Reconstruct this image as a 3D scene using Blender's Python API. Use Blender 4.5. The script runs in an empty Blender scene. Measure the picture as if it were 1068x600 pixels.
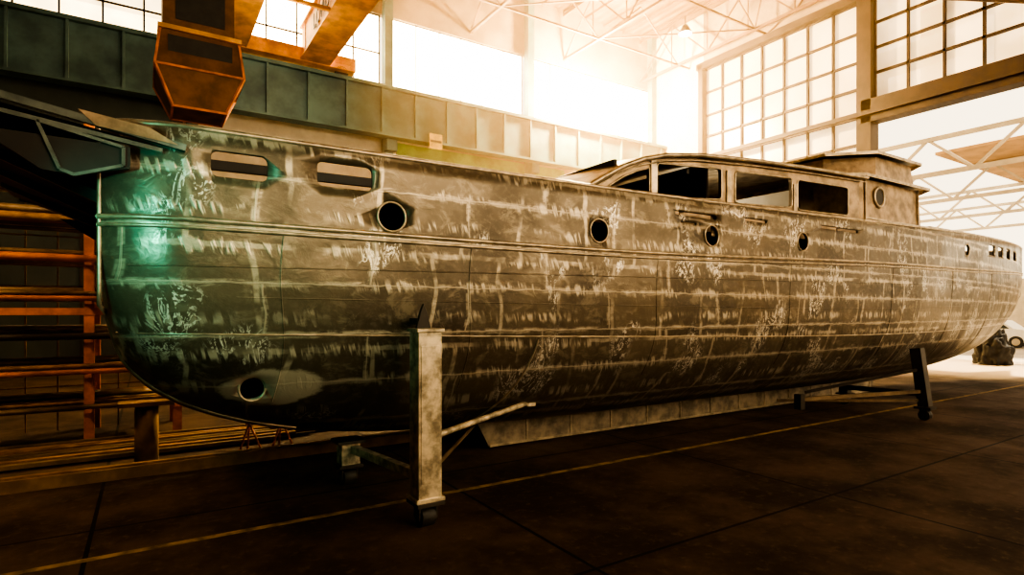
import bpy, math, random, numpy as np, bmesh
from mathutils import Vector, Matrix, noise
random.seed(7)
S=bpy.context.scene
C=bpy.context.collection
S.view_settings.look='AgX - High Contrast'

# ---------------------------------------------------------------- node helpers
class NT:
    def __init__(s,name):
        s.m=bpy.data.materials.new(name); s.m.use_nodes=True
        s.t=s.m.node_tree; s.n=s.t.nodes; s.n.clear()
        s.out=s.n.new('ShaderNodeOutputMaterial')
        s.b=s.n.new('ShaderNodeBsdfPrincipled')
        s.t.links.new(s.b.outputs[0],s.out.inputs[0])
        s.tc=s.n.new('ShaderNodeTexCoord')
    def L(s,a,b): s.t.links.new(a,b)
    def put(s,sock,v):
        if isinstance(v,bpy.types.NodeSocket): s.L(v,sock)
        elif isinstance(v,(tuple,list)) and len(v)==3 and sock.type=='RGBA': sock.default_value=(*v,1)
        else: sock.default_value=v
    def math(s,op,a,b=0.0,c=None,clamp=False):
        n=s.n.new('ShaderNodeMath'); n.operation=op; n.use_clamp=clamp
        s.put(n.inputs[0],a); s.put(n.inputs[1],b)
        if c is not None: s.put(n.inputs[2],c)
        return n.outputs[0]
    def mapp(s,v,scale=(1,1,1),loc=(0,0,0)):
        n=s.n.new('ShaderNodeMapping'); s.L(v,n.inputs[0])
        n.inputs['Scale'].default_value=scale; n.inputs['Location'].default_value=loc
        return n.outputs[0]
    def noise(s,v,scale,detail=3,rough=.5,dist=0):
        n=s.n.new('ShaderNodeTexNoise'); s.L(v,n.inputs['Vector'])
        n.inputs['Scale'].default_value=scale; n.inputs['Detail'].default_value=detail
        n.inputs['Roughness'].default_value=rough; n.inputs['Distortion'].default_value=dist
        return n.outputs[0]
    def rng(s,v,a,b,c=0,d=1,mode='SMOOTHSTEP'):
        n=s.n.new('ShaderNodeMapRange'); n.interpolation_type=mode; s.put(n.inputs[0],v)
        n.inputs[1].default_value=a;n.inputs[2].default_value=b;n.inputs[3].default_value=c;n.inputs[4].default_value=d
        return n.outputs[0]
    def mix(s,f,a,b,mode='MIX'):
        n=s.n.new('ShaderNodeMix'); n.data_type='RGBA'; n.blend_type=mode
        s.put(n.inputs[0],f); s.put(n.inputs[6],a); s.put(n.inputs[7],b)
        return n.outputs[2]
    def sep(s,v):
        n=s.n.new('ShaderNodeSeparateXYZ'); s.L(v,n.inputs[0]); return n.outputs
    def comb(s,x,y,z=0.0):
        n=s.n.new('ShaderNodeCombineXYZ'); s.put(n.inputs[0],x); s.put(n.inputs[1],y); s.put(n.inputs[2],z); return n.outputs[0]
    def brick(s,v,w,h,mortar,smooth=0.1,off=.5):
        n=s.n.new('ShaderNodeTexBrick'); s.L(v,n.inputs['Vector'])
        n.inputs['Scale'].default_value=1; n.inputs['Brick Width'].default_value=w; n.inputs['Row Height'].default_value=h
        n.inputs['Mortar Size'].default_value=mortar; n.inputs['Mortar Smooth'].default_value=smooth; n.offset=off
        n.inputs['Color1'].default_value=(0,0,0,1); n.inputs['Color2'].default_value=(1,1,1,1); n.inputs['Mortar'].default_value=(.5,.5,.5,1)
        return n
    def bump(s,h,strength=.2,dist=.02):
        n=s.n.new('ShaderNodeBump'); n.inputs['Strength'].default_value=strength; n.inputs['Distance'].default_value=dist
        s.L(h,n.inputs['Height']); s.L(n.outputs[0],s.b.inputs['Normal'])

def simple(name,col,rough=.6,metal=0.0,var=.35,scale=3,emit=None,es=0):
    k=NT(name); o=k.tc.outputs['Object']
    n=k.noise(o,scale,5,.6)
    f=k.rng(n,.3,.7)
    dark=tuple(c*(1-var) for c in col); lite=tuple(min(1,c*(1+var)) for c in col)
    k.put(k.b.inputs['Base Color'],k.mix(f,dark,lite))
    k.b.inputs['Roughness'].default_value=rough; k.b.inputs['Metallic'].default_value=metal
    if emit: k.b.inputs['Emission Color'].default_value=(*emit,1); k.b.inputs['Emission Strength'].default_value=es
    return k.m

def hull_mat(name='bare_aluminium_plating',gain=1.0):
    k=NT(name); o=k.tc.outputs['Object']
    x,y,z=k.sep(o)
    wob=k.noise(o,1.1,2); wob2=k.noise(o,6,3)
    xx=k.math('ADD',x,k.math('MULTIPLY',wob,.4)); 
    zz=k.math('ADD',z,k.math('MULTIPLY',wob2,.045))
    p=k.comb(xx,zz)
    b1=k.brick(p,1.9,.43,.010,.3); b2=k.brick(p,1.9,.43,.045,1.0)
    b3=k.brick(k.mapp(p,loc=(.37,.13,0)),.78,.86,.04,1.0,.37)
    seam=b1.outputs['Fac']; halo=b2.outputs['Fac']; halo3=b3.outputs['Fac']
    plate=k.n.new('ShaderNodeRGBToBW'); k.L(b1.outputs['Color'],plate.inputs[0])
    plate3=k.n.new('ShaderNodeRGBToBW'); k.L(b3.outputs['Color'],plate3.inputs[0])
    cloud=k.noise(o,.9,4,.6); fine=k.noise(o,16,5,.65); med=k.noise(k.mapp(o,(1,1,1.6)),3.6,5,.7,.6)
    base=k.mix(k.rng(cloud,.38,.66),(.04,.03,.018),(.12,.093,.06))
    base=k.mix(k.math('MULTIPLY',plate.outputs[0],.4),base,(.2,.16,.11))
    base=k.mix(k.math('MULTIPLY',plate3.outputs[0],.4),base,(.21,.17,.115))
    base=k.mix(k.math('MULTIPLY',k.rng(med,.52,.64),.42),base,(.34,.285,.2))
    base=k.mix(k.math('MULTIPLY',k.rng(fine,.45,.75),.25),base,(.3,.25,.175))
    brk=k.rng(k.noise(k.mapp(o,(1.6,1.6,4)),1.6,4,.7,.6),.42,.58)
    hb=k.math('MULTIPLY',k.rng(halo,.03,.6),brk)
    hb3=k.math('MULTIPLY',k.rng(halo3,.1,.7),k.rng(k.noise(o,1.7,3,.6,.5),.44,.57))
    band=k.math('MAXIMUM',k.math('MULTIPLY',hb,.85),hb3)
    band=k.math('MULTIPLY',band,k.rng(fine,.3,.55,.4,1))
    base=k.mix(k.math('MULTIPLY',band,.72),base,(.6,.52,.39))
    # rows of short vertical grinding strokes left by the stringers behind the plates
    row=k.math('ABSOLUTE',k.math('SUBTRACT',k.math('FRACT',k.math('DIVIDE',zz,.2867)),.5))
    ragged=k.math('ADD',k.math('MULTIPLY',fine,.35),k.math('MULTIPLY',k.noise(k.comb(k.math('MULTIPLY',x,9),0.0),1,1),.45))
    rowm=k.rng(k.math('ADD',row,ragged),.46,.66,1,0)
    d=k.noise(k.comb(k.math('ADD',k.math('MULTIPLY',x,17.0),k.math('MULTIPLY',z,5)),k.math('MULTIPLY',z,2.6)),1.0,2,.6,.3)
    dash=k.math('MULTIPLY',k.rng(d,.47,.58),rowm)
    dash=k.math('MULTIPLY',dash,k.rng(k.noise(k.mapp(o,(.9,.9,2.2)),1.3,3),.42,.56))
    base=k.mix(k.math('MULTIPLY',dash,.75),base,(.68,.6,.46))
    # bright grinder scuffs in clusters
    w=k.noise(k.mapp(o,(1.3,1.3,.55)),4.2,3,.7,2.2)
    scr=k.rng(k.math('ABSOLUTE',k.math('SUBTRACT',w,.52)),.015,.05,1,0)
    scr=k.math('MULTIPLY',scr,k.rng(k.noise(k.mapp(o,loc=(3,0,5)),1.4,2),.57,.64))
    scr=k.math('MULTIPLY',scr,k.rng(k.noise(o,22,2,.5,1.5),.38,.52))
    base=k.mix(k.math('MULTIPLY',scr,.95),base,(.88,.83,.72))
    # ground-out patch round the thruster tunnel
    ex=k.math('DIVIDE',k.math('SUBTRACT',x,.93),.42); ez=k.math('DIVIDE',k.math('SUBTRACT',z,1.24),.17)
    er=k.math('ADD',k.math('ADD',k.math('MULTIPLY',ex,ex),k.math('MULTIPLY',ez,ez)),k.math('MULTIPLY',k.math('SUBTRACT',med,.5),1.2))
    em=k.math('MULTIPLY',k.rng(er,.75,1.1,1,0),k.math('LESS_THAN',y,7.2))
    base=k.mix(k.math('MULTIPLY',seam,.55),base,(.58,.5,.38))
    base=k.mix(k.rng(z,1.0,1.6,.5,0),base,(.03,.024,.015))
    base=k.mix(k.math('MULTIPLY',em,.75),base,(.62,.54,.41))
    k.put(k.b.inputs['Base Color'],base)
    k.b.inputs['Metallic'].default_value=.42
    k.put(k.b.inputs['Roughness'],k.math('SUBTRACT',k.rng(cloud,.3,.7,.48,.32),k.math('MULTIPLY',band,.04)))
    h=k.math('ADD',k.math('MULTIPLY',seam,.5),k.math('ADD',k.math('MULTIPLY',k.noise(o,2.2,2),1.5),k.math('ADD',k.math('MULTIPLY',med,.4),k.math('MULTIPLY',dash,.15))))
    k.bump(h,.42,.035)
    return k.m

def floor_mat():
    k=NT('concrete_floor_mat'); o=k.tc.outputs['Object']; x,y,z=k.sep(o)
    b=k.brick(k.mapp(o,loc=(.4,2.55,0)),3.2,2.9,.018,.1,0)
    c=k.noise(o,.7,6,.65); f=k.noise(o,9,5,.7)
    base=k.mix(k.rng(c,.35,.7),(.028,.017,.010),(.095,.058,.034))
    base=k.mix(k.math('MULTIPLY',k.rng(f,.5,.8),.5),base,(.19,.125,.075))
    base=k.mix(b.outputs['Fac'],base,(.006,.004,.003))
    # sunlit patch by the hangar door, painted into the floor colour
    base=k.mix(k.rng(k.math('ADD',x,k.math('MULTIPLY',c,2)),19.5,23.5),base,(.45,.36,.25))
    k.put(k.b.inputs['Base Color'],base)
    k.put(k.b.inputs['Roughness'],k.rng(c,.3,.7,.85,.65))
    k.b.inputs['Specular IOR Level'].default_value=.2
    k.bump(k.math('SUBTRACT',f,k.math('MULTIPLY',b.outputs['Fac'],2)),.3,.01)
    return k.m

def glass_mat(name,col,es,px,pz,axis,lo=.55):
    k=NT(name); o=k.tc.outputs['Object']; x,y,z=k.sep(o)
    a=x if axis=='x' else y
    wn=k.n.new('ShaderNodeTexWhiteNoise'); wn.noise_dimensions='2D'
    k.L(k.comb(k.math('FLOOR',k.math('DIVIDE',a,px)),k.math('FLOOR',k.math('DIVIDE',z,pz))),wn.inputs['Vector'])
    v=k.math('MULTIPLY',k.rng(wn.outputs[0],0,1,lo,1.1,'LINEAR'),k.rng(k.noise(o,.8,3),.3,.7,.7,1.15))
    k.b.inputs['Base Color'].default_value=(.5,.45,.35,1); k.b.inputs['Roughness'].default_value=.3
    k.b.inputs['Emission Color'].default_value=(*col,1)
    k.put(k.b.inputs['Emission Strength'],k.math('MULTIPLY',v,es))
    return k.m

def roof_mat():
    k=NT('corrugated_roof_mat'); o=k.tc.outputs['Object']; x,y,z=k.sep(o)
    w=k.math('SINE',k.math('MULTIPLY',x,12))
    c=k.noise(o,.6,4)
    k.put(k.b.inputs['Base Color'],k.mix(k.rng(c,.3,.7),(.13,.068,.024),(.22,.125,.05)))
    k.b.inputs['Roughness'].default_value=.7; k.bump(w,.6,.05)
    return k.m

M={}
M['hull']=hull_mat()
M['inner']=simple('hull_interior_paint',(.035,.027,.02),.7)
M['trim']=simple('polished_aluminium_trim',(.45,.37,.26),.35,.6,.4,6)
M['house']=simple('deckhouse_plating',(.34,.25,.155),.42,.4,.45,4)
M['keel']=simple('keel_plating',(.26,.21,.145),.5,.3,.5,5)
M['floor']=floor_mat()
M['wall']=simple('wall_plaster',(.3,.22,.14),.85,0,.3,.5)
M['wallw']=simple('wall_cladding_pale',(.62,.55,.43),.8,0,.2,.8)
M['wallg']=simple('wall_panel_greygreen',(.05,.06,.05),.7,0,.25,.6)
M['wallgr']=simple('wall_band_green',(.15,.26,.06),.7,0,.4,.9)
M['gird']=simple('runway_girder_paint',(.085,.155,.155),.55,.1,.35,.9)
M['steel']=simple('dark_steel_frame',(.04,.022,.011),.6,.2,.3,2)
M['truss']=simple('truss_steel_paint',(.15,.078,.03),.6,0,.3,1)
M['roof']=roof_mat()
M['orange']=simple('crane_orange_paint',(.65,.33,.07),.5,.1,.35,1.5)
M['cab']=simple('crane_cab_paint',(.15,.068,.02),.55,.1,.4,2)
M['rackor']=simple('rack_orange_paint',(.5,.17,.035),.6,0,.4,3)
M['pipe']=simple('pipe_steel',(.2,.14,.08),.4,.4,.5,2)
M['wood']=simple('timber',(.22,.12,.045),.75,0,.4,5)
M['conc']=simple('kerb_concrete',(.22,.13,.06),.85,0,.35,3)
M['post']=simple('stand_bare_metal',(.5,.42,.29),.45,.45,.55,9)
M['black']=simple('black_rubber',(.02,.017,.013),.6)
M['dark']=simple('dark_oily_steel',(.05,.04,.03),.5,.4)
M['white']=simple('car_white_paint',(.8,.78,.72),.3,0,.05)
M['carglass']=simple('car_window_tint',(.04,.05,.05),.1,0,.1)
M['yellow']=simple('floor_line_yellow',(.22,.145,.05),.8,0,.7,5)
M['sign']=simple('sign_yellow_paint',(.6,.42,.06),.6)
M['tan']=simple('canopy_sheet_tan',(.42,.25,.1),.7,0,.2,1)
M['pale']=simple('pale_steel',(.5,.42,.3),.6,0,.15,1)
M['asph']=simple('yard_paving',(.42,.37,.3),.9,0,.2,.5)
M['tarp']=simple('dark_tarpaulin',(.02,.017,.014),.8,0,.5,5)
M['platform']=simple('stern_platform_plating',(.13,.15,.13),.4,.5,.4,4)
WARM=(1,.74,.38)
M['gb1']=glass_mat('frosted_glass_back_dim',WARM,5,1.33,1.2,'x')
M['gb2']=glass_mat('frosted_glass_back_mid',WARM,18,1.33,1.2,'x',.8)
M['gb3']=glass_mat('frosted_glass_back_sunlit',WARM,45,1.33,1.2,'x',.9)
M['gend']=glass_mat('frosted_glass_end',(1,.7,.37),1.7,1.23,1.2,'y',.35)
M['front_fill']=glass_mat('front_fill_glass',(1,.77,.48),10,1.3,1.2,'x')  # glowing panes behind the camera, added as fill for the near hull side
M['lamp']=simple('lamp_glow',(1,.9,.7),.5,0,0,1,(1,.85,.6),25)

# ---------------------------------------------------------------- mesh builder
class MB:
    def __init__(s): s.v=[];s.f=[];s.mi=[];s.mats=[];s.sm=[]
    def mid(s,m):
        if m not in s.mats: s.mats.append(m)
        return s.mats.index(m)
    def add(s,vs,fs,m,smooth=False):
        b=len(s.v); s.v+= [tuple(v) for v in vs]; i=s.mid(m)
        for f in fs: s.f.append([b+j for j in f]); s.mi.append(i); s.sm.append(smooth)
    def box(s,x0,x1,y0,y1,z0,z1,m):
        vs=[(x,y,z) for x in(x0,x1) for y in(y0,y1) for z in(z0,z1)]
        s.add(vs,[(0,1,3,2),(4,6,7,5),(0,4,5,1),(2,3,7,6),(0,2,6,4),(1,5,7,3)],m)
    def beam(s,p,q,w,h,m):
        p=Vector(p);q=Vector(q);d=(q-p).normalized()
        up=Vector((0,0,1)) if abs(d.z)<.95 else Vector((1,0,0))
        a=d.cross(up).normalized()*w/2; b=a.cross(d).normalized()*h/2
        vs=[p-a-b,p+a-b,p+a+b,p-a+b,q-a-b,q+a-b,q+a+b,q-a+b]
        s.add(vs,[(0,1,2,3),(7,6,5,4),(0,4,5,1),(1,5,6,2),(2,6,7,3),(3,7,4,0)],m)
    def cyl(s,p,q,r,m,n=14,r2=None):
        p=Vector(p);q=Vector(q);d=(q-p).normalized(); r2=r if r2 is None else r2
        up=Vector((0,0,1)) if abs(d.z)<.95 else Vector((1,0,0))
        a=d.cross(up).normalized(); b=a.cross(d)
        c=[(math.cos(2*math.pi*i/n),math.sin(2*math.pi*i/n)) for i in range(n)]
        vs=[p+(a*x+b*y)*r for x,y in c]+[q+(a*x+b*y)*r2 for x,y in c]
        base=len(s.v); i0=s.mid(m); s.v+=[tuple(v) for v in vs]
        for i in range(n): s.f.append([base+i,base+(i+1)%n,base+n+(i+1)%n,base+n+i]); s.mi.append(i0); s.sm.append(True)
        s.f.append([base+j for j in range(n)][::-1]); s.f.append([base+n+j for j in range(n)]); s.mi+=[i0,i0]; s.sm+=[False,False]
    def tube(s,pts,r,m,n=8,closed=False):
        pts=[Vector(p) for p in pts]; N=len(pts); vs=[]
        for i,p in enumerate(pts):
            if closed: d=pts[(i+1)%N]-pts[i-1]
            else: d=pts[min(i+1,N-1)]-pts[max(i-1,0)]
            d.normalize(); up=Vector((0,0,1)) if abs(d.z)<.9 else Vector((0,1,0))
            if closed: up=Vector((0,1,0))
            a=d.cross(up).normalized(); b=a.cross(d)
            for j in range(n):
                t=2*math.pi*j/n; vs.append(p+(a*math.cos(t)+b*math.sin(t))*r)
        fs=[]
        for i in range(N if closed else N-1):
            k=(i+1)%N
            for j in range(n): fs.append((i*n+j,i*n+(j+1)%n,k*n+(j+1)%n,k*n+j))
        s.add(vs,fs,m,True)
    def ring(s,c,R,r,m,n=28):
        s.tube([(c[0]+R*math.cos(2*math.pi*i/n),c[1],c[2]+R*math.sin(2*math.pi*i/n)) for i in range(n)],r,m,8,True)
    def prism(s,poly,y0,y1,m):   # poly in XZ
        n=len(poly); vs=[(x,y0,z) for x,z in poly]+[(x,y1,z) for x,z in poly]
        s.add(vs,[tuple(range(n)),tuple(range(2*n-1,n-1,-1))]+[(i,n+i,n+(i+1)%n,(i+1)%n) for i in range(n)],m)
    def panel(s,outer,holes,y0,th,m):
        cu=bpy.data.curves.new('t','CURVE'); cu.dimensions='2D'; cu.fill_mode='BOTH'; cu.extrude=th/2
        for poly in [outer]+holes:
            sp=cu.splines.new('POLY'); sp.points.add(len(poly)-1)
            for p,(a,b) in zip(sp.points,poly): p.co=(a,b,0,1)
            sp.use_cyclic_u=True
        ob=bpy.data.objects.new('t',cu); C.objects.link(ob)
        dg=bpy.context.evaluated_depsgraph_get(); me=bpy.data.meshes.new_from_object(ob.evaluated_get(dg))
        vs=[(v.co.x,y0+v.co.z,v.co.y) for v in me.vertices]; fs=[tuple(p.vertices) for p in me.polygons]
        s.add(vs,fs,m); bpy.data.objects.remove(ob); bpy.data.curves.remove(cu); bpy.data.meshes.remove(me)
    def build(s,name,parent=None,bevel=0):
        me=bpy.data.meshes.new(name); me.from_pydata(s.v,[],s.f)
        for m in s.mats: me.materials.append(M[m])
        me.polygons.foreach_set('material_index',s.mi); me.polygons.foreach_set('use_smooth',s.sm); me.update()
        ob=bpy.data.objects.new(name,me); C.objects.link(ob)
        if bevel:
            b=ob.modifiers.new('b','BEVEL'); b.width=bevel; b.segments=2; b.limit_method='ANGLE'
        if parent: ob.parent=parent
        return ob
def empty(name,loc=(0,0,0)):
    e=bpy.data.objects.new(name,None); C.objects.link(e); return e
def rrect(x0,x1,z0,z1,r,n=5):
    out=[]
    for cx,cz,a in((x1-r,z1-r,0),(x0+r,z1-r,90),(x0+r,z0+r,180),(x1-r,z0+r,270)):
        for i in range(n+1):
            t=math.radians(a+90*i/n); out.append((cx+r*math.cos(t),cz+r*math.sin(t)))
    return out
def interp(xs,ys):
    xs=np.array(xs,float);ys=np.array(ys,float)
    m=np.gradient(ys,xs)
    def f(x):
        x=min(max(x,xs[0]),xs[-1]); i=min(max(int(np.searchsorted(xs,x))-1,0),len(xs)-2)
        h=xs[i+1]-xs[i];t=(x-xs[i])/h
        return float((2*t**3-3*t*t+1)*ys[i]+(t**3-2*t*t+t)*h*m[i]+(-2*t**3+3*t*t)*ys[i+1]+(t**3-t*t)*h*m[i+1])
    return f

# ---------------------------------------------------------------- camera
cam=bpy.data.cameras.new('camera'); co=bpy.data.objects.new('camera',cam); C.objects.link(co)
co.location=(0,0,1.9); co.rotation_euler=(math.pi/2,0,-math.atan2(.536,.844))
cam.sensor_width=36; cam.lens=36*600/1068; cam.shift_y=25/1068; cam.clip_end=300
S.camera=co

# ---------------------------------------------------------------- yacht
YC=7.2; XS=-.3; XB=24.9
zs=interp([-.3,5,10,14.6,22,24.9],[3.3,3.33,3.43,3.57,3.83,3.95])
zr=interp([-.3,5,10,14.6,22,24.9],[2.57,2.58,2.70,2.78,3.02,3.12])
zb=interp([-.3,-.22,-.05,.15,.6,1.2,2,4,8,14,17,20,22,23.5,24.9],[1.85,1.5,1.22,1.05,.82,.64,.52,.44,.42,.42,.52,.82,1.25,1.7,2.4])
def hb(X):
    b=2.2
    if X<.3: b-=.2*((.3-X)/.6)**2
    if X>11: s=(X-11)/(XB-11); b=2.2*max(0,1-s**1.8)**.9
    return max(b,.03)
def ne(X): return 3.0 if X<10 else 3.0-1.2*(X-10)/14.6
def hy(X,z):
    b=hb(X)
    if z>=zr(X): return b
    q=min(1,(zr(X)-z)/(zr(X)-zb(X))); n=ne(X)
    return b*(1-q**n)**(1/n)
yacht=empty('aluminium_yacht_hull')
xsn=list(np.concatenate([np.array([-.3,-.28,-.25,-.22,-.17,-.1,-.03,.06,.16,.28,.42,.6,.8,1.0,1.25,1.5]),np.linspace(1.8,22.5,62),np.linspace(22.75,XB,12)]))
hv=[];NB=5;NS=26
for X in xsn:
    X=float(X);b=hb(X);a,r,c=zs(X),zr(X),zb(X);n=ne(X)
    half=[(b,a+(r-a)*i/NB) for i in range(NB)]
    for i in range(NS+1):
        t=math.pi/2*i/NS
        half.append((b*max(0,math.cos(t))**(2/n), r-(r-c)*math.sin(t)**(2/n)))
    hv.append([(X,YC-p,q) for p,q in half]+[(X,YC+p,q) for p,q in half[-2::-1]])
W=len(hv[0]); V=[p for r in hv for p in r]; F=[]
for i in range(len(hv)-1):
    for j in range(W-1):
        F.append((i*W+j,(i+1)*W+j,(i+1)*W+j+1,i*W+j+1))
F.append(tuple(range(W))); F.append(tuple(range((len(hv)-1)*W+W-1,(len(hv)-1)*W-1,-1)))
me=bpy.data.meshes.new('shell'); me.from_pydata(V,[],F); me.materials.append(M['hull']); me.materials.append(M['inner'])
for p in me.polygons: p.use_smooth=True
me.polygons[-1].use_smooth=False; me.polygons[-2].use_smooth=False
tmp=bpy.data.objects.new('tmp',me); C.objects.link(tmp)
bm=bmesh.new(); bm.from_mesh(me); bmesh.ops.remove_doubles(bm,verts=bm.verts,dist=1e-5); bmesh.ops.recalc_face_normals(bm,faces=bm.faces)
f=max(bm.faces,key=lambda f:-f.calc_center_median().y)
if f.normal.y>0: bmesh.ops.reverse_faces(bm,faces=bm.faces)
bm.to_mesh(me); bm.free()
so=tmp.modifiers.new('s','SOLIDIFY'); so.thickness=.03; so.offset=-1; so.material_offset=1; so.material_offset_rim=0
cut=MB(); ports=[(1.88,2.76,.125),(4.35,2.82,.125),(6.3,2.90,.13),(8.4,2.96,.13),(14.9,3.22,.12)]
for X,z,r in ports: cut.cyl((X,YC-4,z),(X,YC-1,z),r,'inner',28); cut.cyl((X,YC+1,z),(X,YC+4,z),r,'inner',28)
def rcut(x0,x1,z0,z1,r):
    cut.prism(rrect(x0,x1,z0,z1,r),YC-4,YC-.9,'inner'); cut.prism(rrect(x0,x1,z0,z1,r),YC+.9,YC+4,'inner')
opn=[(.42,.83,2.95,3.15,.05),(1.22,1.7,2.97,3.18,.05)]
slots=[(5.6,6.4,3.12,3.17,.02),(7.0,7.5,3.16,3.2,.015),(8.9,10.0,3.2,3.25,.02),(5.7,6.0,3.02,3.045,.01)]
for o in opn+slots: rcut(*o)
for X in (16.7,17.7,18.8,20.0): rcut(X,X+.55,3.22+.02*(X-16),3.46+.02*(X-16),.04)
cut.cyl((.76,YC-4,1.24),(.76,YC-1,1.24),.1,'inner',24)
cob=cut.build('cutters')
bm=bmesh.new(); bm.from_mesh(cob.data); bmesh.ops.recalc_face_normals(bm,faces=bm.faces); bm.to_mesh(cob.data); bm.free()
bo=tmp.modifiers.new('b','BOOLEAN'); bo.operation='DIFFERENCE'; bo.solver='EXACT'; bo.object=cob; bo.use_self=False
dg=bpy.context.evaluated_depsgraph_get(); nm=bpy.data.meshes.new_from_object(tmp.evaluated_get(dg))
shell=bpy.data.objects.new('shell',nm); C.objects.link(shell); shell.parent=yacht
bpy.data.objects.remove(tmp); bpy.data.objects.remove(cob)

t=MB()
def hull_line(f,x0,x1,r,m,n=90,off=0,both=True):
    for sgn in ((-1,1) if both else (-1,)):
        pts=[]
        for i in range(n+1):
            X=x0+(x1-x0)*i/n; z=f(X); pts.append((X,YC+sgn*(hy(X,z)+off),z))
        t.tube(pts,r,m)
hull_line(lambda X:zr(X)+.03,XS,XB,.022,'trim',120,.005)
hull_line(lambda X:zr(X)-.03,XS,XB,.016,'trim',120,.005)
hull_line(lambda X:zs(X),XS,XB,.026,'trim',120,-.015)
for z,r in ((3.3,.024),(2.6,.02),(2.54,.015)): t.cyl((XS,YC-2,z),(XS,YC+2,z),r,'trim',8)
hull_line(interp([-.3,4,10,20],[1.74,1.62,1.5,1.55]),-.2,20,.009,'trim',120)
hull_line(interp([-.3,4,10,22],[2.24,2.3,2.38,2.6]),-.28,22,.006,'hull',120)
hull_line(interp([-.3,4,10,22],[2.02,1.98,1.95,2.2]),.6,21,.005,'hull',120)
pts=[(XS+.005,YC-hb(XS)-.0,3.3-(3.3-1.95)*i/14) for i in range(15)]
for X in xsn[1:15]:
    pts.append((float(X),YC-hy(float(X),zb(float(X))+.12),zb(float(X))+.12))
t.tube(pts,.016,'trim')
pts=[]
for i in range(16):
    s=i/15; z=1.6-1.02*s; X=3.55-.15*s-.35*s*s; pts.append((X,YC-hy(X,z),z))
t.tube(pts,.014,'trim')
for X in (.95,2.7,5.3,8.1,11.2,14,17):
    t.tube([(X+.02*math.sin(z*5),YC-hy(X,z),z) for z in np.linspace(zr(X),1.1,20)],.006,'hull')
for X,z,r in ports:
    t.ring((X,YC-hy(X,z)-.002,z),r+.008,.011,'trim')
t.ring((.76,YC-hy(.76,1.24)-.004,1.24),.105,.012,'trim')
t.build('weld_seams_and_rub_rails',yacht)

d=MB(); N=60
for i in range(N):
    a=XS+.05+(XB-.5-XS)*i/N; b=XS+.05+(XB-.5-XS)*(i+1)/N
    A,B=hb(a)-.03,hb(b)-.03; za,zc=zr(a)+.345,zr(b)+.345
    d.add([(a,YC-A,za),(b,YC-B,zc),(b,YC+B,zc),(a,YC+A,za)],[(0,1,2,3)],'inner')
for X in np.arange(.2,11,.62):
    for s in(-1,1):
        if not any(o[0]-.05<X<o[1]+.05 for o in opn): d.beam((X,YC+s*(hb(X)-.06),zr(X)+.3),(X,YC+s*(hb(X)-.06),zs(X)-.02),.02,.07,'house')
d.beam((.1,6.1,3.28),(2.4,6.1,3.30),.06,.09,'black')
for X in (.2,2.3): d.beam((X,6.1,2.9),(X,6.1,3.3),.05,.05,'black')
d.build('deck',yacht)

kl=MB()
K=[(3.75,.46),(3.98,.03),(14.2,.03),(14.6,.46)]
kl.prism(K,YC-.35,YC+.35,'keel')
for X in np.arange(4.6,14.3,.8): kl.box(X-.014,X+.014,YC-.362,YC+.362,.03,.44,'trim')
kl.beam((3.98,YC-.36,.05),(14.2,YC-.36,.05),.03,.03,'trim')
kl.beam((3.8,YC-.36,.41),(14.5,YC-.36,.41),.02,.02,'trim')
kl.build('keel_box',yacht)

# deckhouse
h=MB()
prof=[(4.35,3.28),(4.62,3.44),(4.9,3.6),(5.2,3.76),(5.55,3.9),(6.0,4.02),(6.7,4.12),(8,4.22),(9.5,4.3),(11.0,4.36)]
outer=prof+[(11.2,4.36),(11.2,3.0),(4.35,3.0)]
w0=[(4.98,3.44),(5.74,3.47),(5.74,3.84),(5.5,3.77),(5.25,3.66),(5.02,3.52)]
w1=[(a,b+(a-5.92)*.075) for a,b in rrect(5.88,7.24,3.47,3.93,.06)]
w2=[(a,b+(a-7.6)*.05) for a,b in rrect(7.56,9.04,3.55,4.04,.07)]
w3=[(a,b+(a-9.2)*.03) for a,b in rrect(9.2,10.8,3.6,4.11,.08)]
for y in (5.6,8.8):
    h.panel(outer,[w0,w1,w2,w3],y,.05,'house')
    s=-1 if y<7 else 1
    for w in (w0,w1,w2,w3): h.tube([(a,y+s*.028,b) for a,b in w],.014,'trim',8,True)
for X0 in (5.81,7.40,9.12): h.box(X0-.05,X0+.05,5.55,5.575,3.42,4.02,'trim')
NY=16; top=[];bot=[]
rp=[(4.2,3.2)]+prof+[(11.35,4.37)]
for x,z in rp:
    for j in range(NY+1):
        y=5.5+3.4*j/NY; cz=.1*(1-((y-7.2)/1.7)**2)
        top.append((x,y,z+.05+cz)); bot.append((x,y,z+cz*.9))
n=len(rp); w=NY+1
fs=[(i*w+j,(i+1)*w+j,(i+1)*w+j+1,i*w+j+1) for i in range(n-1) for j in range(NY)]
h.add(top,fs,'house',True); h.add(bot,[f[::-1] for f in fs],'keel',True)
for y in (5.5,8.9):
    h.tube([(x,y,z+.02) for x,z in rp],.033,'trim'); h.tube([(x,y+(.04 if y<7 else -.04),z-.05) for x,z in rp],.012,'trim')
h.box(11.15,11.2,5.6,8.8,3.0,4.36,'house'); h.cyl((4.2,5.5,3.22),(4.2,8.9,3.22),.03,'trim')
h.box(4.3,11.2,5.62,8.78,2.98,3.02,'inner')
for X in (5.2,6.6): h.beam((X,5.65,3.85+.05*(X-5)),(X,8.75,3.85+.05*(X-5)),.05,.08,'inner')
h.box(7.3,7.35,5.9,8.75,3.0,4.2,'inner'); h.box(9.3,9.35,5.7,8.75,3.0,3.98,'wallw')  # second bulkhead coloured pale to brighten the view through its window
h.build('deckhouse',yacht)
p=MB()
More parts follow.
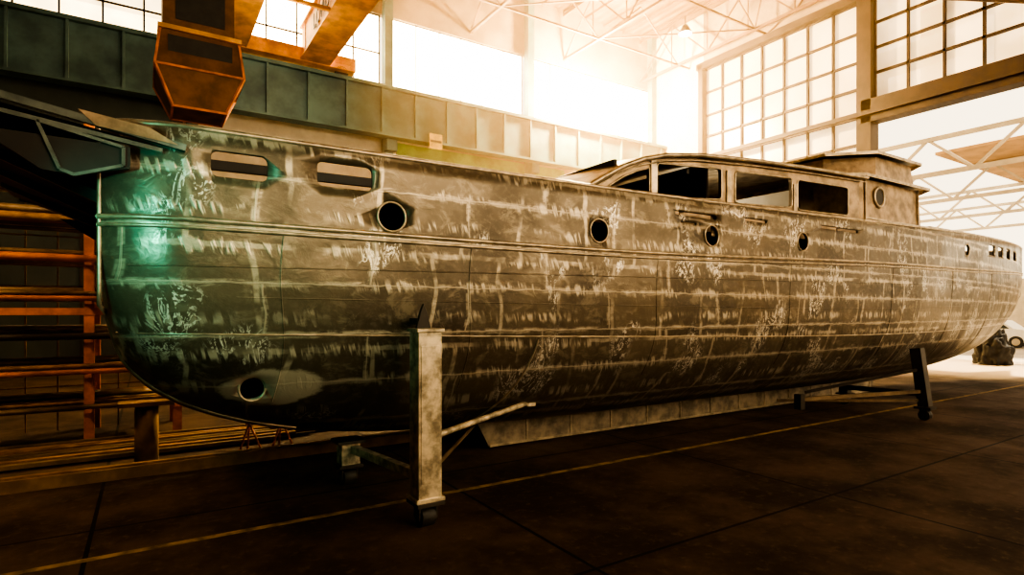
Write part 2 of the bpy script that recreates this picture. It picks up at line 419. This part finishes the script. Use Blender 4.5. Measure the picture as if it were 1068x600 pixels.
def octa(x0,x1,y0,y1,c,z): return [(x0+c,y0,z),(x1-c,y0,z),(x1,y0+c,z),(x1,y1-c,z),(x1-c,y1,z),(x0+c,y1,z),(x0,y1-c,z),(x0,y0+c,z)]
def frus(a,b,m,cap=True):
    p.add(a+b,[(i,(i+1)%8,8+(i+1)%8,8+i) for i in range(8)]+([tuple(range(8,16))] if cap else []),m)
frus(octa(10.9,15.0,5.75,8.65,.8,3.0),octa(11.0,14.9,5.8,8.6,.8,4.5),'house')
frus(octa(10.8,15.1,5.65,8.75,.8,4.5),octa(10.8,15.1,5.65,8.75,.8,4.56),'trim')
frus(octa(11.9,15.0,5.95,8.45,.7,4.56),octa(12.0,14.9,6.0,8.4,.7,5.1),'house')
frus(octa(11.8,15.1,5.85,8.55,.7,5.1),octa(11.8,15.1,5.85,8.55,.7,5.16),'trim')
frus(octa(11.9,15.0,5.95,8.45,.7,5.16),octa(12.5,14.5,6.5,8.0,.5,5.28),'house')
p.ring((12.35,5.77,4.18),.19,.03,'trim'); p.cyl((12.35,5.765,4.18),(12.35,5.80,4.18),.18,'black',24)
for x in(11.8,14.0): p.box(x-.012,x+.012,5.75,5.79,3.2,4.5,'trim')
p.box(11.8,14.0,5.755,5.79,3.72,3.75,'trim')
p.box(15.0,17.0,6.0,8.4,3.0,3.78,'house'); p.box(15.2,16.4,5.98,6.0,3.5,3.7,'black'); p.box(15.0,17.1,5.93,8.45,3.78,3.84,'trim')
p.build('wheelhouse',yacht)
w=MB()
for s in(-1,1):
    Y=YC+s*2.22
    def P(x,z): return (x,Y,z)
    w.beam(P(-1.35,3.42),P(.25,3.13),.05,.05,'platform')
    w.beam(P(-1.35,3.30),P(.1,3.09),.03,.03,'platform')
    w.prism([(-.95,3.1),(-.1,3.08),(-.1,2.93),(-.42,2.84),(-.6,2.86)],Y-.02,Y+.02,'black')
    pl=[(-.62,3.18),(-.14,3.07),(-.14,2.94),(-.42,2.84),(-.5,2.87)]
    for a,b in zip(pl,pl[1:]+pl[:1]): w.beam((a[0],Y+s*.03,a[1]),(b[0],Y+s*.03,b[1]),.03,.022,'platform')
    w.prism([(-.4,3.3),(.02,3.24),(.2,3.14),(-.3,3.2)],Y-.03,Y+.03,'house')
w.add([(-1.4,5.0,3.38),(.1,5.0,3.12),(.1,9.4,3.12),(-1.4,9.4,3.38)],[(0,1,2,3)],'black')
w.add([(-1.4,5.0,3.34),(-.3,5.0,2.9),(-.3,9.4,2.9),(-1.4,9.4,3.34)],[(0,1,2,3)],'black')
for Y in (6,7.2,8.4): w.beam((-1.35,Y,3.33),(-.3,Y,2.85),.05,.1,'platform')
w.cyl((-1.4,4.95,3.38),(-1.4,9.45,3.38),.035,'platform')
w.build('stern_platform',yacht)

# ---------------------------------------------------------------- hull stands
def caster(m,x,y):
    m.box(x-.13,x+.13,y-.13,y+.13,.2,.235,'dark')
    m.box(x-.09,x-.07,y-.06,y+.06,.07,.2,'dark'); m.box(x+.07,x+.09,y-.06,y+.06,.07,.2,'dark')
    m.cyl((x-.065,y,.09),(x+.065,y,.09),.09,'black',20); m.cyl((x-.1,y,.09),(x+.1,y,.09),.02,'dark',10)
st=MB()
st.box(1.98,2.2,4.62,4.82,.235,1.72,'post'); st.box(1.96,2.22,4.6,4.84,1.72,1.75,'post')
st.box(2.0,2.18,4.612,4.62,.4,1.6,'post')
st.box(1.955,2.225,4.6,4.84,.235,.27,'post')
st.prism([(2.03,1.75),(2.17,1.75),(2.13,1.9),(2.1,1.97),(2.07,1.9)],4.78,4.82,'dark'); st.box(2.04,2.16,4.8,4.97,1.78,1.84,'dark')
caster(st,2.09,4.72)
st.box(1.77,1.97,6.2,6.4,.235,.47,'post'); st.box(1.72,2.02,6.15,6.45,.47,.5,'dark'); caster(st,1.87,6.3)
st.beam((2.09,4.8,.42),(1.9,6.25,.4),.08,.08,'post')
st.cyl((2.2,4.75,.78),(3.75,5.55,.84),.03,'post',12); st.cyl((2.2,4.75,.5),(3.5,6.4,.46),.02,'pipe',12)
st.box(3.7,3.82,5.5,5.62,.8,.86,'post')
st.build('boat_stand',None,.004)
s2=MB()
s2.beam((11.5,4.62,.24),(11.5,4.75,1.25),.17,.17,'dark'); caster(s2,11.5,4.62)
s2.beam((12.1,6.3,.24),(12.1,6.3,.42),.17,.17,'dark'); caster(s2,12.1,6.3)
s2.beam((11.5,4.65,.45),(12.1,6.3,.35),.09,.09,'dark')
s2.beam((11.5,4.65,.5),(9.3,5.6,.42),.06,.06,'pipe'); s2.beam((11.5,4.65,.9),(10.3,6.1,.4),.05,.05,'dark')
s2.beam((11.5,4.65,.34),(9.6,6.2,.3),.05,.05,'pipe'); s2.box(9.25,9.37,5.54,5.66,.25,.5,'dark')
s2.build('boat_stand.001')

b=MB(); b.cyl((-.0,8.6,0),(-.0,8.6,.72),.13,'conc',20); b.box(-.3,.3,8.45,8.75,.72,.77,'wood'); b.build('support_bollard')
b=MB()
for X in (1.15,1.55):
    b.cyl((X,8.3,.42),(X-.16,8.2,0),.014,'rackor',8); b.cyl((X,8.3,.42),(X+.16,8.2,0),.014,'rackor',8); b.cyl((X,8.3,.42),(X,8.5,0),.014,'rackor',8)
b.cyl((1.1,8.3,.42),(1.6,8.3,.42),.018,'rackor',8); b.build('orange_trestle')
b=MB(); b.box(-6,5.5,7.85,8.05,0,.13,'conc'); b.box(-6,5.5,7.9,7.98,.13,.15,'wood'); b.build('floor_kerb')
b=MB(); b.box(-6,26,5.41,5.48,.001,.004,'yellow'); b.build('floor_marking_line')

# ---------------------------------------------------------------- storage rack
r=MB()
for X in (-3.9,-2.3,-.7,.4):
    for Y in (10.3,11.6): r.box(X-.06,X+.06,Y-.05,Y+.05,0,4.6,'rackor')
    for z in (.5,1.0,1.5,2.05,2.6,3.15,3.7,4.2): r.box(X-.04,X+.04,10.1,11.6,z-.04,z,'rackor')
for z in (1.92,4.25): r.box(-4,.46,10.24,10.3,z-.07,z+.03,'rackor')
for z in (.5,1.0,1.5,2.05,2.6,3.15,3.7,4.2):
    for i in range(11):
        Y=10.2+i*.12; rr=random.uniform(.025,.058); x0=-4.2+random.uniform(-.4,.3)
        r.cyl((x0,Y,z+rr),(.5+random.uniform(-.4,.1),Y,z+rr),rr,random.choice(['pipe','pipe','wood','post','rackor','dark']),8)
        if random.random()<.6: r.cyl((x0+.2,Y+.05,z+rr*3),(.4,Y+.05,z+rr*3),rr*.9,random.choice(['pipe','wood','pipe']),8)
for X in np.arange(-4,.5,.4): r.box(X-.01,X+.01,11.66,11.68,0,4.5,'wood')
for z in np.arange(.3,4.5,.4): r.box(-4,.45,11.66,11.68,z-.01,z+.01,'wood')
r.build('pipe_storage_rack')
b=MB(); 
for i in range(9): b.beam((-5,8.9+i*.13,.05+.02*(i%3)),(1.6+.3*(i%4),9.0+i*.12,.05+.02*(i%3)),.1,.05,'wood' if i%2 else 'pipe')
b.build('timber_stack')

# ---------------------------------------------------------------- hall shell
XE=27.; YW=26.; XL=-14.; YF=-12.; ZR=19.
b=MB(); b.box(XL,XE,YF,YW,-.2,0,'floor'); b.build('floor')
b=MB(); b.box(XE,90,-60,90,-.22,-.01,'asph'); b.build('yard_ground')
b=MB(); b.box(XL-.3,XE+.3,YF-.3,YW+.3,ZR,ZR+.2,'roof')
for X in np.arange(XL+1,XE,1.5): b.box(X-.05,X+.05,YF,YW,ZR-.16,ZR,'truss')
b.build('ceiling')
b=MB(); b.box(XL-.3,XL,YF,YW,0,ZR,'wallg'); b.build('wall_left')
b=MB()
b.box(XL,1.2,YW,YW+.3,0,12.2,'wallg'); b.box(1.2,XE,YW,YW+.3,0,6.2,'wallg'); b.box(1.2,12,YW,YW+.3,6.2,12.2,'wallw'); b.box(12,XE,YW,YW+.3,6.2,12.2,'wall'); b.box(XL,XE,YW,YW+.3,15.8,ZR,'wall')
b.box(10,20,YW-.04,YW,7.6,9.9,'wallgr')
for X in np.arange(XL,XE,3.0): b.box(X-.04,X+.04,YW-.06,YW,0,6.2,'steel')
b.build('wall_back')
bays=[(-14,-7,'gb1',.035,(12.25,13.4,14.6,15.75)),(-6.5,1.2,'gb1',.035,(12.25,13.4,14.6,15.75)),(1.8,9.2,'gb2',.03,(12.25,14,15.75)),(9.8,17.2,'gb3',.02,(12.25,15.75)),(17.8,26.8,'gb3',.02,(12.25,15.75))]
for i,(x0,x1,g,wd,zl) in enumerate(bays):
    b=MB(); b.box(x0,x1,YW+.12,YW+.16,12.2,15.8,g)
    nn=round((x1-x0)/1.33)
    for j in range(nn+1):
        X=x0+(x1-x0)*j/nn; b.box(X-wd,X+wd,YW+.06,YW+.12,12.2,15.8,'steel')
    for z in zl: b.box(x0,x1,YW+.06,YW+.12,z-wd,z+wd,'steel')
    b.build('window_%d'%(i+1))
b=MB()
for X in (-6.75,1.5,9.5,17.5,26.8): b.box(X-.2,X+.2,YW-.4,YW,0,ZR,'gird')
b.build('wall_columns')
b=MB(); G0,G1=XL+.05,XE-.05
b.box(G0,G1,24.9,25.2,9.9,11.9,'gird'); b.box(G0,G1,24.7,25.5,11.9,12.05,'gird'); b.box(G0,G1,24.75,25.35,9.8,9.9,'gird')
for X in np.arange(XL+.5,XE,1.6): b.box(X-.04,X+.04,24.75,24.9,9.9,11.9,'gird')
b.box(G0,G1,24.95,25.05,12.05,12.15,'steel')
for X in (-6.75,1.5,9.5,17.5,26.3): b.box(X-.25,X+.25,25.2,25.6,9.3,11.9,'gird')
b.build('crane_runway_girder')
b=MB(); b.box(11.1,11.75,24.62,24.66,9.5,10.2,'sign'); b.box(11.15,11.7,24.6,24.62,9.8,9.9,'steel'); b.box(11.38,11.46,24.66,24.74,9.6,10.1,'steel'); b.build('yellow_warning_sign')
b=MB()
b.box(XE,XE+.3,22,YW,0,ZR,'wallw'); b.box(XE,XE+.3,13.4,22,0,8.2,'wall'); b.box(XE,XE+.3,YF,22,15.8,ZR,'wall')
b.box(XE,XE+.3,YF,-3,0,11,'wall')
b.build('wall_right')
def glaz(name,y0,y1,z0,z1,ny,zl):
    b=MB(); b.box(XE+.12,XE+.16,y0,y1,z0,z1,'gend')
    for j in range(ny+1):
        Y=y0+(y1-y0)*j/ny; b.box(XE,XE+.12,Y-.05,Y+.05,z0,z1,'steel')
    for z in zl: b.box(XE,XE+.12,y0,y1,z-.055,z+.055,'steel')
    b.build(name)
glaz('window_6',13.4,22,8.2,15.8,7,(8.2,9.4,10.6,11.9,13.1,14.4,15.75))
glaz('window_7',YF,12.8,11.2,15.8,19,(11.25,12.4,13.5,14.6,15.75))
b=MB(); b.box(XE-.35,XE+.35,12.8,13.4,0,ZR,'steel'); b.box(XE-.3,XE+.1,YF,22.3,15.75,16.1,'steel'); b.box(XE-.3,XE+.1,21.85,22.15,8,16,'steel')
b.box(XE-.35,XE+.35,-3,13.2,10.2,11.2,'steel'); b.box(XE-.5,XE-.35,-3,22,10.5,10.7,'steel')
for y0,y1 in ((4,12.8),(-3,4)): b.beam((XE-.4,y0,11.2),(XE-.4,y1,15.7),.12,.12,'steel')
b.build('door_frame')
b=MB(); b.box(XL,XE,YF-.3,YF,0,4,'wallg'); b.box(XL,XE,YF-.3,YF,13,ZR,'wallg'); b.box(XL,2,YF-.3,YF,4,13,'wallg'); b.build('wall_front')
b=MB(); b.box(2,XE,YF-.16,YF-.12,4,13,'front_fill')
for X in np.arange(2,XE+.1,1.3): b.box(X-.05,X+.05,YF-.12,YF,4,13,'steel')
for z in np.arange(4,13.1,1.2): b.box(2,XE,YF-.12,YF,z-.04,z+.04,'steel')
b.build('window_8')

for X in (-4,2,8,14,20,26):
    b=MB(); lo,hi=16.2,18.7
    b.beam((X,YF,lo),(X,YW,lo),.12,.14,'truss'); b.beam((X,YF,hi),(X,YW,hi),.12,.14,'truss')
    ys=np.linspace(YF,YW,16)
    for i in range(15):
        a,c=(lo,hi) if i%2 else (hi,lo); b.beam((X,ys[i],a),(X,ys[i+1],c),.07,.07,'truss'); b.beam((X,ys[i],lo),(X,ys[i],hi),.05,.05,'truss')
    b.build('roof_truss')
b=MB()
for Y in (3,8,13,18,23):
    b.beam((XL,Y,16.2),(XE,Y,16.2),.08,.1,'truss')
    for i,X in enumerate((-4,2,8,14,20)): b.beam((X,Y,16.2),(X+3,Y,18.7),.06,.06,'truss'); b.beam((X+3,Y,18.7),(X+6,Y,16.2),.06,.06,'truss')
for X in (2,8,14,20): b.beam((X,13,16.2),(X+6,18,16.2),.06,.06,'truss'); b.beam((X,23,16.2),(X+6,18,16.2),.06,.06,'truss')
b.build('roof_bracing')
for X,Y in ((22,19),(12,17)):
    b=MB(); b.cyl((X,Y,16.2),(X,Y,15.7),.03,'steel'); b.cyl((X,Y,15.75),(X,Y,15.35),.12,'steel',20,.34); b.cyl((X,Y,15.36),(X,Y,15.33),.3,'lamp',20); b.build('pendant_lamp')

# ---------------------------------------------------------------- overhead crane
crane=empty('overhead_crane')
b=MB()
for x0,x1 in ((2.5,3.2),(5.4,6.4)):
    b.box(x0,x1,-11,24.6,12.3,13.5,'orange'); b.box(x0-.1,x1+.1,-11,24.6,12.22,12.3,'orange'); b.box(x0-.1,x1+.1,-11,24.6,13.5,13.58,'orange')
    for Y in np.arange(-9,24.5,2.2): b.box(x0-.03,x0,Y-.03,Y+.03,12.3,13.5,'orange')
b.box(1.2,7.6,24.5,25.3,12.2,12.75,'orange')
for X in(1.7,7.1): b.cyl((X,24.85,12.2),(X,25.15,12.2),.28,'steel',18)
b.beam((2.3,20,12.25),(5.3,20,12.25),.12,.12,'orange')
b.build('bridge_girders',crane)
b=MB()
X0,X1,Y0,Y1=.25,1.85,15,16.5
b.box(X0+.05,X1-.1,Y0,Y1,8.3,9.6,'cab'); b.box(X0-.05,X1+.05,Y0-.08,Y1+.08,8.22,8.32,'orange')
q0=[(X0-.1,Y0-.1,7.4),(X1+.1,Y0-.1,7.4),(X1+.1,Y1+.1,7.4),(X0-.1,Y1+.1,7.4)]
q1=[(X0,Y0,8.22),(X1,Y0,8.22),(X1,Y1,8.22),(X0,Y1,8.22)]
q2=[(X0+.25,Y0+.2,6.6),(X1-.25,Y0+.2,6.6),(X1-.25,Y1-.2,6.6),(X0+.25,Y1-.2,6.6)]
for A,B in((q0,q1),(q2,q0)):
    b.add(A+B,[(i,(i+1)%4,4+(i+1)%4,4+i) for i in range(4)],'cab')
    for i in range(4): b.beam(A[i],B[i],.05,.05,'rackor'); b.beam(A[i],A[(i+1)%4],.05,.05,'rackor')
b.add(q2,[(0,1,2,3)],'cab')
b.box(X0+.15,X1-.15,Y0-.06,Y0-.04,7.6,8.1,'black')
b.box(X0+.3,X1-.3,Y0-.02,Y0,8.5,9.3,'black')
for x,y in((X0+.2,Y0+.2),(X1-.2,Y0+.2),(X0+.2,Y1-.2),(X1-.2,Y1-.2)): b.beam((x,y,9.6),(x+.9,y,12.15),.12,.12,'orange')
b.box(X0,X1+1.6,Y0-.1,Y1+.1,12.05,12.22,'orange')
b.build('operator_cab',crane)
tc=bpy.data.curves.new('load_text','FONT'); tc.body='LOAD 10 t'; tc.size=.85; tc.extrude=.01
to=bpy.data.objects.new('load_text',tc); C.objects.link(to); to.data.materials.append(M['steel'])
to.rotation_euler=(math.pi/2,0,-math.pi/2); to.location=(5.35,22.5,12.6); to.parent=crane
b=MB()
pts=[(6.7+.25*math.sin(i*1.1),22-i*.05,14.2-.9*math.sin(i*.5)**2) for i in range(24)]; b.tube(pts,.03,'black'); b.build('festoon_cable',crane)

# ---------------------------------------------------------------- outside
def car(name,x,y):
    m=MB()
    side=[(0,.35),(0,.75),(.15,.9),(.95,1.0),(1.5,1.42),(2.9,1.45),(3.6,1.0),(4.05,.92),(4.1,.4),(3.9,.28),(.2,.28)]
    m.prism([(y+a,z) for a,z in side],0,1.65,'white')
    win=[(1.12,1.0),(1.56,1.36),(2.15,1.38),(2.15,1.0)]; win2=[(2.22,1.0),(2.22,1.38),(2.85,1.39),(3.4,1.0)]
    for wn in(win,win2): m.prism([(y+a,z) for a,z in wn],-.02,1.67,'carglass')
    for a in(.85,3.25): m.cyl((y+a,-.03,.31),(y+a,.2,.31),.31,'black',20); m.cyl((y+a,1.45,.31),(y+a,1.68,.31),.31,'black',20); m.cyl((y+a,-.04,.31),(y+a,0,.31),.18,'pale',16)
    m.v=[(x+v[1],v[0],v[2]) for v in m.v]
    return m.build(name)
car('parked_car',38,10.3); car('parked_car.001',45,15.2); car('parked_car.002',38,5)
bm=bmesh.new(); bmesh.ops.create_icosphere(bm,subdivisions=5,radius=1)
for v in bm.verts:
    nn=noise.noise(v.co*1.7)*.35+noise.noise(v.co*4)*.22+noise.noise(v.co*9)*.08
    v.co=Vector((v.co.x*.5,v.co.y*.5,max(v.co.z,-.4)*.95+.3))*(1+nn)
    v.co.z=max(v.co.z,0)
me=bpy.data.meshes.new('tarp_covered_heap'); bm.to_mesh(me); bm.free(); me.materials.append(M['tarp'])
for p_ in me.polygons: p_.use_smooth=True
ob=bpy.data.objects.new('tarp_covered_heap',me); C.objects.link(ob); ob.location=(25.6,8.15,0)
b=MB()
for X in (32,40,48,56):
    b.beam((X,-6,8.5),(X,24,8.5),.18,.2,'pale'); b.beam((X,-6,10.2),(X,24,10.2),.18,.2,'pale')
    ys=np.linspace(-6,24,17)
    for i in range(16): b.beam((X,ys[i],8.5 if i%2 else 10.2),(X,ys[i+1],10.2 if i%2 else 8.5),.12,.12,'pale')
    for Y in (-6,24): b.box(X-.2,X+.2,Y-.2,Y+.2,0,10.3,'pale')
b.box(36,58,-6,14,10.35,10.5,'tan'); b.box(58,58.3,-6,24,0,4.5,'pale')
b.build('open_shed_canopy')

# ---------------------------------------------------------------- haze and light
hz=bpy.data.materials.new('glow_haze'); hz.use_nodes=True; nt=hz.node_tree; nt.nodes.clear()
o=nt.nodes.new('ShaderNodeOutputMaterial'); v=nt.nodes.new('ShaderNodeVolumeScatter'); v.inputs['Color'].default_value=(1,.66,.31,1)
v.inputs['Density'].default_value=.013; v.inputs['Anisotropy'].default_value=.25; nt.links.new(v.outputs[0],o.inputs['Volume'])
M['haze']=hz
b=MB(); b.box(6.7,XE-.6,10,24.5,5.4,18.5,'haze'); b.build('glow_haze')  # added scattering volume, spreads a glow round the back windows

Wd=bpy.data.worlds.new('world'); S.world=Wd; Wd.use_nodes=True
bg=Wd.node_tree.nodes['Background']; bg.inputs[0].default_value=(1,.82,.55,1); bg.inputs[1].default_value=2.8
def light(name,typ,loc,energy,col,**kw):
    l=bpy.data.lights.new(name,typ); l.energy=energy; l.color=col
    for k_,v_ in kw.items(): setattr(l,k_,v_)
    o=bpy.data.objects.new(name,l); C.objects.link(o); o.location=loc; return o
def aim(o,t): o.rotation_euler=(Vector(t)-o.location).to_track_quat('-Z','Y').to_euler()
s=light('sun','SUN',(40,20,40),11,(1,.85,.6),angle=.02); aim(s,(40-8,20-1,40-14))
light('window_glow_helper','POINT',(20.5,24.0,13.6),36000,(1,.64,.26),shadow_soft_size=.4)  # added point light for the back window glow, no fixture there
s=light('welding_lamp','SPOT',(-1.1,3.2,2.6),130,(.1,1,.68),shadow_soft_size=.05,spot_size=math.radians(64),spot_blend=.9); aim(s,(.45,5.0,2.35))
s=light('welding_lamp.001','SPOT',(-.2,3.9,3.6),20,(.12,1,.75),shadow_soft_size=.03,spot_size=math.radians(50),spot_blend=.9); aim(s,(.7,5.0,2.9))
light('deckhouse_fill','POINT',(8.2,7.0,3.45),60,(1,.85,.6),shadow_soft_size=.05)  # added fill inside the deckhouse, brightens what its windows show
light('crane_fill','POINT',(4.2,20.5,11.0),160,(1,.72,.4),shadow_soft_size=.1)  # added fill that lifts the orange girder faces
s=light('rack_fill','AREA',(-3.2,7.6,5.5),190,(1,.62,.3),size=1.0); aim(s,(-1,10.8,1.5))  # unseen fill added to bring the pipe rack out of the dark
